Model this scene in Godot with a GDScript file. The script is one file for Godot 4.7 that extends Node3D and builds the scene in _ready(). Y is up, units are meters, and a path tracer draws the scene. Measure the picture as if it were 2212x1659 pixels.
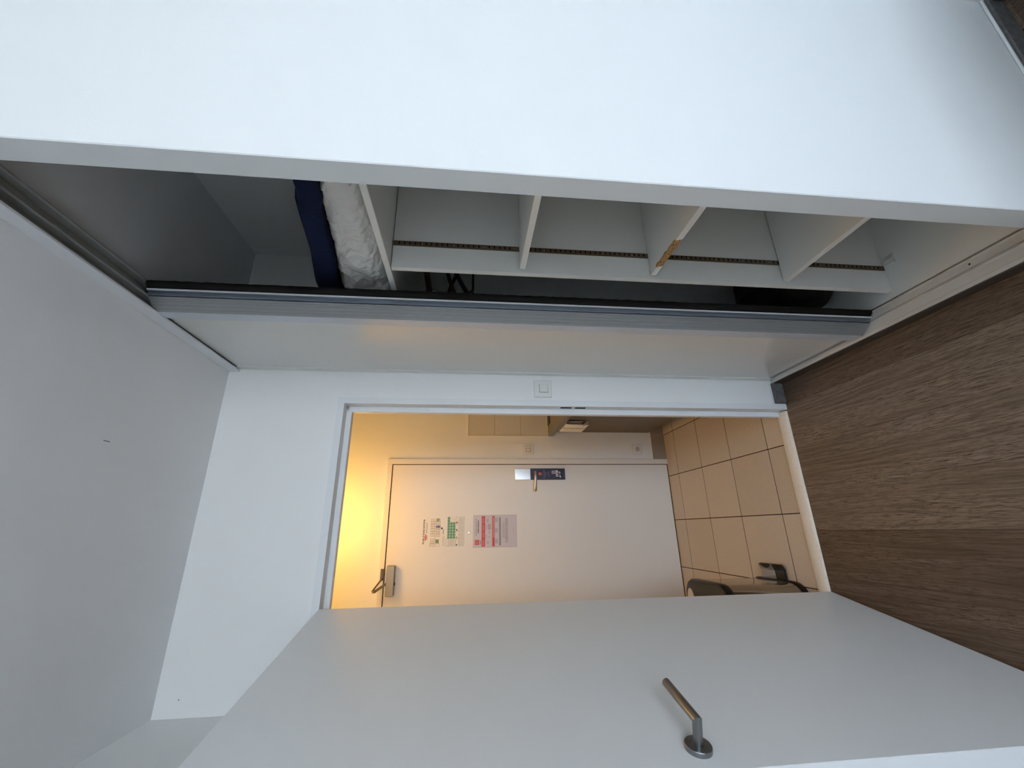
extends Node3D
# A narrow hotel-room entrance seen by a camera held on its side: world up is the picture's left.

var M := {}
var counts := {}
var rng := RandomNumberGenerator.new()

# ---------------------------------------------------------------- helpers
func numbered(n: String) -> String:
	if not counts.has(n):
		counts[n] = 0
		return n
	counts[n] += 1
	return "%s_%03d" % [n, counts[n]]

func thing(called: String, label: String, category: String, at := Vector3.ZERO, group := "") -> Node3D:
	var o := Node3D.new()
	o.name = numbered(called)
	add_child(o)
	o.position = at
	o.set_meta("label", label)
	o.set_meta("category", category)
	if group != "":
		o.set_meta("group", group)
	return o

func root_offset(parent: Node3D) -> Vector3:
	var p := Vector3.ZERO
	var n: Node = parent
	while n != self and n is Node3D:
		p += (n as Node3D).position
		n = n.get_parent()
	return p

# a part whose mesh is written in room coordinates
func part(called: String, mesh: Mesh, mat: Material, parent: Node3D, label := "") -> MeshInstance3D:
	var o := MeshInstance3D.new()
	o.name = called
	o.mesh = mesh
	o.material_override = mat
	o.position = -root_offset(parent)
	parent.add_child(o, true)
	if label != "":
		o.set_meta("label", label)
	return o

# a part whose mesh is written in its parent's own coordinates
func local(called: String, mesh: Mesh, mat: Material, parent: Node3D, at := Vector3.ZERO, label := "") -> MeshInstance3D:
	var o := MeshInstance3D.new()
	o.name = called
	o.mesh = mesh
	o.material_override = mat
	o.position = at
	parent.add_child(o, true)
	if label != "":
		o.set_meta("label", label)
	return o

func struct(called: String, mesh: Mesh, mat: Material, label: String) -> MeshInstance3D:
	var o := MeshInstance3D.new()
	o.name = called
	o.mesh = mesh
	o.material_override = mat
	add_child(o)
	o.set_meta("kind", "structure")
	o.set_meta("label", label)
	return o

func begin() -> SurfaceTool:
	var st := SurfaceTool.new()
	st.begin(Mesh.PRIMITIVE_TRIANGLES)
	return st

func face(st: SurfaceTool, pts: Array, centre: Vector3) -> void:
	var n: Vector3 = (pts[1] - pts[0]).cross(pts[2] - pts[0]).normalized()
	var p := pts.duplicate()
	if n.dot(pts[0] - centre) > 0.0:
		p.reverse()
	else:
		n = -n
	fan(st, p, n)

func fan(st: SurfaceTool, p: Array, n: Vector3) -> void:
	var a := n.abs()
	for i in range(1, p.size() - 1):
		for v: Vector3 in [p[0], p[i], p[i + 1]]:
			st.set_normal(n)
			if a.y >= a.x and a.y >= a.z:
				st.set_uv(Vector2(v.x, v.z))
			elif a.x >= a.z:
				st.set_uv(Vector2(v.z, -v.y))
			else:
				st.set_uv(Vector2(v.x, -v.y))
			st.add_vertex(v)

# a box from a to b with chamfered edges
func add_box(st: SurfaceTool, a: Vector3, b: Vector3, bev := 0.0) -> void:
	var c := (a + b) / 2.0
	var h := (b - a) / 2.0
	bev = minf(bev, minf(h.x, minf(h.y, h.z)) * 0.9)
	var k := h - Vector3.ONE * bev
	for ax in 3:
		var u := (ax + 1) % 3
		var w := (ax + 2) % 3
		for s in [-1.0, 1.0]:
			var q := []
			for t in [[-1.0, -1.0], [1.0, -1.0], [1.0, 1.0], [-1.0, 1.0]]:
				var v := Vector3.ZERO
				v[ax] = s * h[ax]
				v[u] = t[0] * k[u]
				v[w] = t[1] * k[w]
				q.append(c + v)
			face(st, q, c)
		if bev <= 0.0:
			continue
		for s in [-1.0, 1.0]:
			for t in [-1.0, 1.0]:
				var q := []
				for e in [[0, -1.0], [0, 1.0], [1, 1.0], [1, -1.0]]:
					var v := Vector3.ZERO
					v[ax] = e[1] * k[ax]
					v[u] = s * (h[u] if e[0] == 0 else k[u])
					v[w] = t * (k[w] if e[0] == 0 else h[w])
					q.append(c + v)
				face(st, q, c)
	if bev > 0.0:
		for sx in [-1.0, 1.0]:
			for sy in [-1.0, 1.0]:
				for sz in [-1.0, 1.0]:
					face(st, [c + Vector3(sx * h.x, sy * k.y, sz * k.z), c + Vector3(sx * k.x, sy * h.y, sz * k.z), c + Vector3(sx * k.x, sy * k.y, sz * h.z)], c)

func box(x0: float, y0: float, z0: float, x1: float, y1: float, z1: float, bev := 0.0) -> ArrayMesh:
	var st := begin()
	add_box(st, Vector3(x0, y0, z0), Vector3(x1, y1, z1), bev)
	return st.commit()

# a polygon in two axes drawn out along the third; ax: 0, 1 or 2 (the axis drawn along)
func add_prism(st: SurfaceTool, poly: PackedVector2Array, ax: int, lo: float, hi: float) -> void:
	var u := (ax + 1) % 3
	var w := (ax + 2) % 3
	var at := func(p: Vector2, d: float) -> Vector3:
		var v := Vector3.ZERO
		v[u] = p.x
		v[w] = p.y
		v[ax] = d
		return v
	var ccw := not Geometry2D.is_polygon_clockwise(poly)
	var n := poly.size()
	for i in n:
		var p := poly[i]
		var q := poly[(i + 1) % n]
		var d := (q - p)
		var o2 := Vector2(d.y, -d.x).normalized()
		# Godot's is_polygon_clockwise has y up
		if not ccw:
			o2 = -o2
		var nv := Vector3.ZERO
		nv[u] = o2.x
		nv[w] = o2.y
		var pts := [at.call(p, lo), at.call(q, lo), at.call(q, hi), at.call(p, hi)]
		if (pts[1] - pts[0]).cross(pts[2] - pts[0]).dot(nv) > 0.0:
			pts.reverse()
		fan(st, pts, nv)
	var tri := Geometry2D.triangulate_polygon(poly)
	for s in [[lo, -1.0], [hi, 1.0]]:
		var nv := Vector3.ZERO
		nv[ax] = s[1]
		for i in range(0, tri.size(), 3):
			var pts := [at.call(poly[tri[i]], s[0]), at.call(poly[tri[i + 1]], s[0]), at.call(poly[tri[i + 2]], s[0])]
			if (pts[1] - pts[0]).cross(pts[2] - pts[0]).dot(nv) > 0.0:
				pts.reverse()
			fan(st, pts, nv)

func prism(poly: Array, ax: int, lo: float, hi: float) -> ArrayMesh:
	var st := begin()
	var a := PackedVector2Array()
	for p in poly:
		a.append(Vector2(p[0], p[1]))
	add_prism(st, a, ax, lo, hi)
	return st.commit()

# a smooth skin over rings of equal length; closed rings
func add_skin(st: SurfaceTool, rings: Array, caps := true, closed := true) -> void:
	st.set_smooth_group(0)
	var m: int = rings[0].size()
	var mid := Vector3.ZERO
	for i in rings.size() - 1:
		for j in (m if closed else m - 1):
			var k := (j + 1) % m
			var a: Vector3 = rings[i][j]
			var b: Vector3 = rings[i][k]
			var c: Vector3 = rings[i + 1][k]
			var d: Vector3 = rings[i + 1][j]
			var ui := float(i) / (rings.size() - 1)
			var ui1 := float(i + 1) / (rings.size() - 1)
			var vj := float(j) / m
			var vk := float(j + 1) / m
			var list := [[a, ui, vj], [b, ui, vk], [c, ui1, vk], [a, ui, vj], [c, ui1, vk], [d, ui1, vj]]
			for e in list:
				st.set_uv(Vector2(e[1], e[2]))
				st.add_vertex(e[0])
	if caps:
		st.set_smooth_group(-1)
		for e in [[0, false], [rings.size() - 1, true]]:
			var r: Array = rings[e[0]]
			mid = Vector3.ZERO
			for v: Vector3 in r:
				mid += v
			mid /= m
			for j in m:
				var p := [mid, r[j], r[(j + 1) % m]]
				if e[1]:
					p = [mid, r[(j + 1) % m], r[j]]
				p.reverse()
				for v: Vector3 in p:
					st.set_uv(Vector2(v.x, v.z))
					st.add_vertex(v)

func skin(rings: Array, caps := true, closed := true) -> ArrayMesh:
	var st := begin()
	add_skin(st, rings, caps, closed)
	st.generate_normals()
	return st.commit()

func ring(c: Vector3, along: Vector3, r: float, seg: int, side := Vector3.UP) -> Array:
	var t := along.normalized()
	if absf(t.dot(side)) > 0.95:
		side = Vector3.RIGHT
	var a := (side - t * side.dot(t)).normalized()
	var b := t.cross(a)
	var out := []
	for i in seg:
		var w := TAU * i / seg
		out.append(c + (a * cos(w) + b * sin(w)) * r)
	return out

# a round bar along a path, mitred at its bends
func tube(path: Array, r: float, seg := 16, rounded_end := false) -> ArrayMesh:
	var rings := []
	var n := path.size()
	var first: Vector3 = (path[1] - path[0]).normalized()
	var base := ring(Vector3.ZERO, first, r, seg)
	var off := base
	for i in n:
		var p: Vector3 = path[i]
		if i == 0:
			rings.append(off.map(func(v): return p + v))
			continue
		var d: Vector3 = (path[i] - path[i - 1]).normalized()
		var e: Vector3 = d if i == n - 1 else (path[i + 1] - path[i]).normalized()
		var cut: Vector3 = (d + e).normalized()
		var next := []
		for v: Vector3 in off:
			next.append(v - d * (v.dot(cut) / d.dot(cut)))
		rings.append(next.map(func(v): return p + v))
		if i < n - 1:
			var turned := []
			for v: Vector3 in next:
				turned.append(v - e * v.dot(e))
			off = turned
	if rounded_end:
		var d: Vector3 = (path[n - 1] - path[n - 2]).normalized()
		var last: Array = rings[n - 1]
		var p: Vector3 = path[n - 1]
		for s in [[0.25, 0.95], [0.5, 0.85], [0.75, 0.62], [0.9, 0.35]]:
			var rr := []
			for v: Vector3 in last:
				rr.append(p + (v - p) * s[1] + d * r * s[0])
			rings.append(rr)
	return skin(rings)

# a shape turned about the axis through c along dir: profile of [radius, distance]
func turned(c: Vector3, dir: Vector3, profile: Array, seg := 32, smooth := false) -> ArrayMesh:
	var rings := []
	for p in profile:
		rings.append(ring(c + dir.normalized() * p[1], dir, p[0], seg))
	if smooth:
		return skin(rings)
	var st := begin()
	for i in rings.size() - 1:
		var one := begin()
		add_skin(one, [rings[i], rings[i + 1]], false)
		one.generate_normals()
		st.append_from(one.commit(), 0, Transform3D())
	var cap := begin()
	cap.set_smooth_group(-1)
	for e in [[0, false], [rings.size() - 1, true]]:
		var r: Array = rings[e[0]]
		var mid: Vector3 = c + dir.normalized() * profile[e[0]][1]
		for j in seg:
			var p := [mid, r[j], r[(j + 1) % seg]]
			if not e[1]:
				p.reverse()
			for v: Vector3 in p:
				cap.set_uv(Vector2(v.x, v.z))
				cap.add_vertex(v)
	cap.generate_normals()
	st.append_from(cap.commit(), 0, Transform3D())
	return st.commit()

# straight lengths of round bar joined by sharp mitres
func mitred(path: Array, r: float, seg := 24) -> ArrayMesh:
	var st := begin()
	var n := path.size()
	for i in n - 1:
		var d: Vector3 = (path[i + 1] - path[i]).normalized()
		var off := ring(Vector3.ZERO, d, r, seg, Vector3(0, 1, 0))
		var rings := []
		for k in 2:
			var at: Vector3 = path[i + k]
			var cut := d
			if i + k > 0 and i + k < n - 1:
				cut = ((path[i + k] - path[i + k - 1]).normalized() + (path[i + k + 1] - path[i + k]).normalized()).normalized()
			rings.append(off.map(func(v): return at + v - d * (v.dot(cut) / d.dot(cut))))
		if i == n - 2:
			var at: Vector3 = path[n - 1]
			rings.append(off.map(func(v): return at + v * 0.88 + d * r * 0.13))
			rings.append(off.map(func(v): return at + v * 0.55 + d * r * 0.2))
		var one := begin()
		add_skin(one, rings, i == n - 2 or i == 0)
		one.generate_normals()
		st.append_from(one.commit(), 0, Transform3D())
	return st.commit()

# a rectangle with round corners in the horizontal plane
func round_rect(x0: float, z0: float, x1: float, z1: float, r: float, y: float, seg := 8) -> Array:
	var out := []
	for c in [[x1 - r, z1 - r, 0.0], [x0 + r, z1 - r, PI / 2], [x0 + r, z0 + r, PI], [x1 - r, z0 + r, PI * 1.5]]:
		for i in seg + 1:
			var w: float = c[2] + PI / 2 * i / seg
			out.append(Vector3(c[0] + cos(w) * r, y, c[1] + sin(w) * r))
	out.reverse()
	return out

# ---------------------------------------------------------------- materials
func mat(key: String, color: Color, rough: float, metal := 0.0, spec := 0.5) -> StandardMaterial3D:
	var m := StandardMaterial3D.new()
	m.resource_name = key
	m.albedo_color = color
	m.roughness = rough
	m.metallic = metal
	m.metallic_specular = spec
	M[key] = m
	return m

func noise_tex(freq: float, size: int, octaves: int, seed_: int, normal := false, strength := 1.0, ramp: Gradient = null) -> NoiseTexture2D:
	var n := FastNoiseLite.new()
	n.seed = seed_
	n.frequency = freq
	n.noise_type = FastNoiseLite.TYPE_SIMPLEX_SMOOTH
	n.fractal_octaves = octaves
	var t := NoiseTexture2D.new()
	t.width = size
	t.height = size
	t.seamless = true
	t.noise = n
	t.as_normal_map = normal
	t.bump_strength = strength
	if ramp:
		t.color_ramp = ramp
	return t

func ramp2(a: Color, b: Color) -> Gradient:
	var g := Gradient.new()
	g.set_color(0, a)
	g.set_color(1, b)
	return g

func triplanar(m: StandardMaterial3D, scale: float, world := true) -> void:
	m.uv1_triplanar = true
	m.uv1_world_triplanar = world
	m.uv1_scale = Vector3.ONE * scale

func wood_image(w: int, h: int, seed_: int) -> Image:
	var n := FastNoiseLite.new()
	n.seed = seed_
	n.frequency = 1.0
	n.fractal_octaves = 3
	var im := Image.create(w, h, false, Image.FORMAT_RGB8)
	var dark := Color8(64, 51, 42)
	var mid := Color8(124, 108, 93)
	var light := Color8(160, 145, 131)
	for y in h:
		var v := float(y) / h
		for x in w:
			var u := float(x) / w
			# across the grain is x, along the grain is y
			var bend := n.get_noise_2d(u * 4.0, v * 1.6) * 0.016
			var tone := n.get_noise_2d(u * 6.0 + 40.0 + bend * 10.0, v * 1.3)
			var streak := n.get_noise_2d((u + bend) * 75.0, v * 2.4 + 9.0)
			var fine := n.get_noise_2d((u + bend) * 400.0 + 70.0, v * 13.0)
			var pore := n.get_noise_2d((u + bend) * 300.0 + 300.0, v * 17.0 + 50.0)
			var t := 0.5 + tone * 0.28 + streak * 0.34 + fine * 0.30
			var c := mid.lerp(light, clampf((t - 0.5) * 1.5, 0.0, 1.0)) if t > 0.5 else mid.lerp(dark, clampf((0.5 - t) * 1.5, 0.0, 1.0))
			if pore > 0.15:
				c = c.lerp(dark, clampf((pore - 0.15) * 4.0 * (0.6 + tone), 0.0, 0.85))
			im.set_pixel(x, y, c)
	return im

func speckle_image(size: int, seed_: int, base: Color, spots: Array, amount: int, smallest: int, largest: int) -> Image:
	var r := RandomNumberGenerator.new()
	r.seed = seed_
	var im := Image.create(size, size, false, Image.FORMAT_RGB8)
	im.fill(base)
	for i in amount:
		var c: Color = spots[r.randi() % spots.size()]
		var w := r.randi_range(smallest, largest)
		var h := r.randi_range(smallest, largest)
		im.fill_rect(Rect2i(r.randi() % size, r.randi() % size, w, h), c)
	return im

func make_materials() -> void:
	var peel := noise_tex(0.035, 512, 3, 5, true, 2.0)
	var wall := mat("wall_paint", Color(0.935, 0.938, 0.935), 0.55, 0.0, 0.4)
	wall.normal_enabled = true
	wall.normal_texture = peel
	wall.normal_scale = 0.12
	triplanar(wall, 6.0)
	var part_wall := mat("wall_paint_darkened", Color(0.905, 0.915, 0.915), 0.55, 0.0, 0.4)  # same wall paint, darkened to offset the strong window light on this face
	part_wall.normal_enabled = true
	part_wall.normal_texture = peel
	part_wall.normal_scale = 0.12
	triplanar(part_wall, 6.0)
	var ceil_ := mat("ceiling_paint", Color(0.935, 0.937, 0.94), 0.85, 0.0, 0.3)
	ceil_.normal_enabled = true
	ceil_.normal_texture = peel
	ceil_.normal_scale = 0.1
	triplanar(ceil_, 5.0)
	mat("door_paint", Color(0.93, 0.935, 0.935), 0.42, 0.0, 0.5)
	mat("frame_paint", Color(0.9, 0.91, 0.92), 0.4, 0.0, 0.5)
	mat("entrance_paint", Color(0.9, 0.885, 0.87), 0.4, 0.0, 0.5)
	mat("melamine", Color(0.925, 0.93, 0.915), 0.38, 0.0, 0.5)
	mat("melamine_edge", Color(0.94, 0.935, 0.91), 0.4, 0.0, 0.5)
	mat("panel_white", Color(0.88, 0.88, 0.865), 0.22, 0.0, 0.55)
	mat("track_white", Color(0.82, 0.81, 0.79), 0.4, 0.0, 0.5)
	mat("track_grey", Color(0.62, 0.63, 0.62), 0.42, 0.0, 0.5)
	mat("profile_grey", Color(0.60, 0.61, 0.61), 0.42, 0.3, 0.5)
	mat("profile_light", Color(0.80, 0.82, 0.85), 0.4, 0.1, 0.5)
	mat("profile_slate", Color(0.50, 0.53, 0.58), 0.4, 0.5, 0.5)
	var pile := mat("brush_pile", Color(0.15, 0.15, 0.15), 1.0, 0.0, 0.2)
	pile.normal_enabled = true
	pile.normal_texture = noise_tex(0.12, 256, 2, 31, true, 6.0)
	triplanar(pile, 20.0)
	mat("gap_black", Color(0.05, 0.04, 0.035), 0.9, 0.0, 0.2)
	var skirt := mat("skirting_grey", Color(0.44, 0.44, 0.44), 0.6, 0.0, 0.35)
	var g := ramp2(Color(0.75, 0.75, 0.75), Color(1.0, 1.0, 1.0))
	skirt.albedo_texture = noise_tex(0.03, 256, 4, 77, false, 1.0, g)
	triplanar(skirt, 4.0)
	mat("skirting_brown", Color(0.29, 0.26, 0.24), 0.6, 0.0, 0.35)
	mat("caulk", Color(0.88, 0.9, 0.9), 0.5)
	var bar := mat("stainless", Color(0.54, 0.545, 0.55), 0.4, 1.0)
	bar.normal_enabled = true
	bar.normal_texture = noise_tex(0.2, 256, 2, 12, true, 1.5)
	bar.normal_scale = 0.12
	triplanar(bar, 12.0, false)
	mat("chrome", Color(0.75, 0.75, 0.75), 0.12, 1.0)
	mat("satin_plate", Color(0.82, 0.84, 0.86), 0.22, 1.0)
	mat("satin_steel", Color(0.72, 0.72, 0.72), 0.3, 1.0)
	mat("closer_silver", Color(0.62, 0.60, 0.57), 0.38, 0.75)
	mat("arm_steel", Color(0.45, 0.43, 0.40), 0.35, 0.9)
	mat("plastic_white", Color(0.90, 0.90, 0.885), 0.35, 0.0, 0.5)
	mat("plastic_black", Color(0.045, 0.045, 0.05), 0.35, 0.0, 0.5)
	mat("rubber_dark", Color(0.12, 0.115, 0.11), 0.55)
	mat("bin_lid", Color(0.125, 0.125, 0.125), 0.5)
	mat("bin_steel", Color(0.66, 0.65, 0.63), 0.13, 1.0)
	mat("bin_label", Color(0.78, 0.76, 0.76), 0.5)
	mat("grout", Color(0.22, 0.155, 0.11), 0.9, 0.0, 0.2)
	for i in 3:
		var c: Color = [Color(0.80, 0.745, 0.675), Color(0.785, 0.73, 0.66), Color(0.81, 0.755, 0.69)][i]
		var t := mat("floor_tile_%d" % i, c, 0.42, 0.0, 0.5)
		t.albedo_texture = ImageTexture.create_from_image(speckle_image(256, 40 + i, Color(1, 1, 1), [Color(0.97, 0.965, 0.955), Color(0.985, 0.98, 0.97), Color(1, 1, 1)], 5000, 1, 3))
		triplanar(t, 2.0)
	mat("wall_tile", Color(0.86, 0.835, 0.79), 0.3, 0.0, 0.5)
	mat("tile_trim", Color(0.96, 0.95, 0.92), 0.35, 0.0, 0.5)
	mat("skirting_tile", Color(0.60, 0.55, 0.50), 0.4, 0.0, 0.5)
	var stone := mat("threshold_stone", Color(0.93, 0.91, 0.87), 0.45, 0.0, 0.45)
	stone.albedo_texture = ImageTexture.create_from_image(speckle_image(256, 9, Color(1, 1, 1), [Color(0.955, 0.945, 0.93), Color(0.975, 0.965, 0.955), Color(1, 1, 1), Color(0.93, 0.91, 0.89)], 3000, 1, 3))
	triplanar(stone, 4.0)
	mat("counter_taupe", Color(0.47, 0.455, 0.435), 0.45)
	mat("cabinet_taupe", Color(0.42, 0.37, 0.32), 0.5)
	mat("navy_cloth", Color(0.085, 0.13, 0.235), 0.9, 0.0, 0.3)
	M.navy_cloth.normal_enabled = true
	M.navy_cloth.normal_texture = noise_tex(0.05, 256, 4, 51, true, 4.0)
	M.navy_cloth.normal_scale = 0.35
	triplanar(M.navy_cloth, 5.0)
	var cotton := mat("white_cotton", Color(0.90, 0.885, 0.86), 0.9, 0.0, 0.3)
	cotton.normal_enabled = true
	cotton.normal_texture = noise_tex(0.02, 512, 4, 52, true, 6.0)
	cotton.normal_scale = 0.4
	triplanar(cotton, 4.0)
	mat("towel_white", Color(0.93, 0.92, 0.9), 0.95, 0.0, 0.2)
	mat("rail_bronze", Color(0.44, 0.39, 0.33), 0.45, 0.6)
	mat("slot_dark", Color(0.07, 0.06, 0.05), 0.9, 0.0, 0.2)
	var chip := mat("chipboard", Color(0.80, 0.66, 0.49), 0.95, 0.0, 0.2)
	chip.albedo_texture = ImageTexture.create_from_image(speckle_image(256, 21, Color(1, 1, 1), [Color(0.75, 0.68, 0.6), Color(0.5, 0.4, 0.3), Color(1, 0.95, 0.85), Color(0.88, 0.8, 0.7)], 2600, 2, 9))
	triplanar(chip, 12.0)
	mat("hanger_black", Color(0.05, 0.05, 0.055), 0.5)
	mat("hanger_brown", Color(0.26, 0.14, 0.08), 0.45)
	mat("bag_black", Color(0.035, 0.035, 0.04), 0.7)
	mat("lamp_base", Color(0.9, 0.9, 0.88), 0.5)
	var glow := mat("lamp_glow", Color(0.95, 0.9, 0.8), 0.5)
	glow.emission_enabled = true
	glow.emission = Color(1.0, 0.80, 0.50)
	glow.emission_energy_multiplier = 2.0
	var pane := mat("window_glass", Color(1, 1, 1, 0.06), 0.02)
	pane.transparency = BaseMaterial3D.TRANSPARENCY_ALPHA
	for i in 1:
		var tex := ImageTexture.create_from_image(wood_image(1024, 1400, 101 + i))
		for k in 2:
			var w := mat("vinyl_wood_%d_%d" % [i, k], [Color(1, 1, 1), Color(0.82, 0.79, 0.785)][k], 0.5, 0.0, 0.4)
			w.albedo_texture = tex

# ---------------------------------------------------------------- printed sheets
func dashes(im: Image, r: RandomNumberGenerator, x0: float, y0: float, x1: float, y1: float, rows: int, c: Color, thick := 0.5) -> void:
	var w := im.get_width()
	var h := im.get_height()
	for k in rows:
		var y := lerpf(y0, y1, (k + 0.2) / rows) * h
		var th := maxf(1.0, (y1 - y0) * h / rows * thick)
		var x := x0 * w
		while x < x1 * w - 2:
			var l := r.randf_range(4, 14)
			l = minf(l, x1 * w - x)
			im.fill_rect(Rect2i(int(x), int(y), int(l), int(th)), c)
			x += l + r.randf_range(2, 4)

func rect(im: Image, x0: float, y0: float, x1: float, y1: float, c: Color) -> void:
	var w := im.get_width()
	var h := im.get_height()
	im.fill_rect(Rect2i(int(x0 * w), int(y0 * h), maxi(1, int((x1 - x0) * w)), maxi(1, int((y1 - y0) * h))), c)

func outline(im: Image, x0: float, y0: float, x1: float, y1: float, c: Color, t := 2) -> void:
	var w := im.get_width()
	var h := im.get_height()
	var r := Rect2i(int(x0 * w), int(y0 * h), int((x1 - x0) * w), int((y1 - y0) * h))
	im.fill_rect(Rect2i(r.position.x, r.position.y, r.size.x, t), c)
	im.fill_rect(Rect2i(r.position.x, r.end.y - t, r.size.x, t), c)
	im.fill_rect(Rect2i(r.position.x, r.position.y, t, r.size.y), c)
	im.fill_rect(Rect2i(r.end.x - t, r.position.y, t, r.size.y), c)

func disc(im: Image, cx: float, cy: float, rx: float, ry: float, c: Color) -> void:
	var w := im.get_width()
	var h := im.get_height()
	for y in range(int((cy - ry) * h), int((cy + ry) * h) + 1):
		for x in range(int((cx - rx) * w), int((cx + rx) * w) + 1):
			if pow((float(x) / w - cx) / rx, 2) + pow((float(y) / h - cy) / ry, 2) <= 1.0:
				im.set_pixel(clampi(x, 0, w - 1), clampi(y, 0, h - 1), c)

func plan_image() -> Image:
	var r := RandomNumberGenerator.new()
	r.seed = 3
	var im := Image.create(420, 594, false, Image.FORMAT_RGB8)
	var ink := Color8(70, 62, 58)
	var brown := Color8(120, 84, 62)
	var green := Color8(50, 122, 84)
	im.fill(Color8(230, 227, 222))
	disc(im, 0.325, 0.095, 0.105, 0.02, Color8(196, 60, 56))
	dashes(im, r, 0.25, 0.088, 0.40, 0.102, 1, Color8(240, 220, 210))
	dashes(im, r, 0.26, 0.118, 0.39, 0.145, 2, Color8(190, 70, 66))
	dashes(im, r, 0.46, 0.098, 0.78, 0.135, 3, ink)
	# the storey plan: two rows of rooms along a corridor
	for k in 11:
		var u := 0.05 + 0.077 * k
		if k != 3:
			outline(im, u, 0.21, u + 0.08, 0.295, brown, 3)
			rect(im, u + 0.03, 0.245, u + 0.048, 0.26, ink)
		if k > 3:
			outline(im, u - 0.01, 0.335, u + 0.07, 0.42, brown, 3)
			rect(im, u + 0.02, 0.37, u + 0.038, 0.388, ink)
	outline(im, 0.05, 0.19, 0.15, 0.41, brown)
	outline(im, 0.05, 0.335, 0.13, 0.41, brown)
	dashes(im, r, 0.10, 0.30, 0.85, 0.33, 2, Color8(170, 150, 120))
	rect(im, 0.15, 0.32, 0.26, 0.40, Color8(120, 150, 100))
	dashes(im, r, 0.15, 0.32, 0.26, 0.40, 6, Color8(70, 110, 70))
	rect(im, 0.83, 0.33, 0.91, 0.395, Color8(120, 160, 110))
	outline(im, 0.83, 0.32, 0.92, 0.40, brown)
	rect(im, 0.62, 0.325, 0.69, 0.425, Color8(112, 98, 168))
	disc(im, 0.60, 0.455, 0.032, 0.023, Color8(52, 78, 120))
	dashes(im, r, 0.43, 0.48, 0.58, 0.50, 1, Color8(60, 72, 100), 0.9)
	dashes(im, r, 0.05, 0.475, 0.38, 0.53, 4, Color8(186, 168, 150))
	# the symbols' key
	for a in 3:
		for b in 8:
			var u := 0.285 + 0.085 * b
			var v := 0.585 + 0.062 * a
			if b == 6 and a > 0 or b == 7 and a > 0:
				outline(im, u, v, u + 0.08, v + 0.056, Color8(170, 160, 150), 1)
				continue
			rect(im, u, v, u + 0.082, v + 0.058, Color8(120, 170, 135))
			rect(im, u + 0.006, v + 0.006, u + 0.04, v + 0.05, green)
			rect(im, u + 0.045, v + 0.012 + 0.01 * ((a + b) % 3), u + 0.076, v + 0.024 + 0.01 * ((a + b) % 3), green)
	outline(im, 0.045, 0.56, 0.28, 0.77, green, 3)
	dashes(im, r, 0.07, 0.60, 0.26, 0.75, 9, ink, 0.4)
	for b in 4:
		var u := 0.045 + 0.23 * b
		outline(im, u, 0.78, u + 0.225, 0.975, green, 2)
		dashes(im, r, u + 0.02, 0.835, u + 0.20, 0.965, 8, Color8(110, 104, 98), 0.4)
		disc(im, u + 0.04, 0.80, 0.026, 0.018, [Color8(70, 80, 120), Color8(190, 150, 70), Color8(120, 50, 48), Color8(176, 48, 46)][b])
	return im

func tariff_image() -> Image:
	var r := RandomNumberGenerator.new()
	r.seed = 4
	var im := Image.create(420, 594, false, Image.FORMAT_RGB8)
	var ink := Color8(84, 76, 86)
	var red := Color8(196, 48, 50)
	im.fill(Color8(204, 196, 204))
	outline(im, 0.0, 0.0, 1.0, 1.0, Color8(150, 140, 148), 3)
	rect(im, 0.08, 0.04, 0.235, 0.14, red)
	dashes(im, r, 0.10, 0.055, 0.215, 0.125, 3, Color8(235, 190, 190), 0.35)
	dashes(im, r, 0.09, 0.152, 0.22, 0.175, 1, ink, 0.9)
	dashes(im, r, 0.36, 0.055, 0.90, 0.075, 1, ink, 0.6)
	dashes(im, r, 0.44, 0.095, 0.84, 0.125, 1, Color8(60, 54, 62), 0.9)
	rect(im, 0.03, 0.19, 0.97, 0.272, red)
	for u in [0.06, 0.30, 0.52, 0.74]:
		dashes(im, r, u, 0.205, u + 0.17, 0.255, 2, Color8(230, 170, 168), 0.4)
	for e in [[0.10, 0.31, 0.2, 0.36], [0.28, 0.285, 0.4, 0.31], [0.30, 0.33, 0.34, 0.38], [0.42, 0.35, 0.52, 0.38], [0.55, 0.285, 0.7, 0.31], [0.55, 0.33, 0.72, 0.41], [0.78, 0.31, 0.9, 0.35]]:
		dashes(im, r, e[0], e[1], e[2], e[3], 3, ink, 0.4)
	rect(im, 0.03, 0.435, 0.97, 0.49, red)
	dashes(im, r, 0.30, 0.45, 0.93, 0.478, 1, Color8(228, 165, 165), 0.6)
	for u in [0.12, 0.45, 0.78]:
		dashes(im, r, u, 0.50, u + 0.14, 0.57, 4, ink, 0.4)
	rect(im, 0.05, 0.59, 0.93, 0.637, Color8(156, 148, 156))
	dashes(im, r, 0.06, 0.60, 0.9, 0.63, 2, Color8(112, 104, 114), 0.5)
	dashes(im, r, 0.28, 0.67, 0.76, 0.72, 3, Color8(128, 120, 130), 0.5)
	dashes(im, r, 0.14, 0.73, 0.90, 0.80, 4, Color8(118, 110, 120), 0.5)
	dashes(im, r, 0.40, 0.925, 0.62, 0.937, 1, Color8(140, 132, 142), 0.6)
	return im

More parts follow.
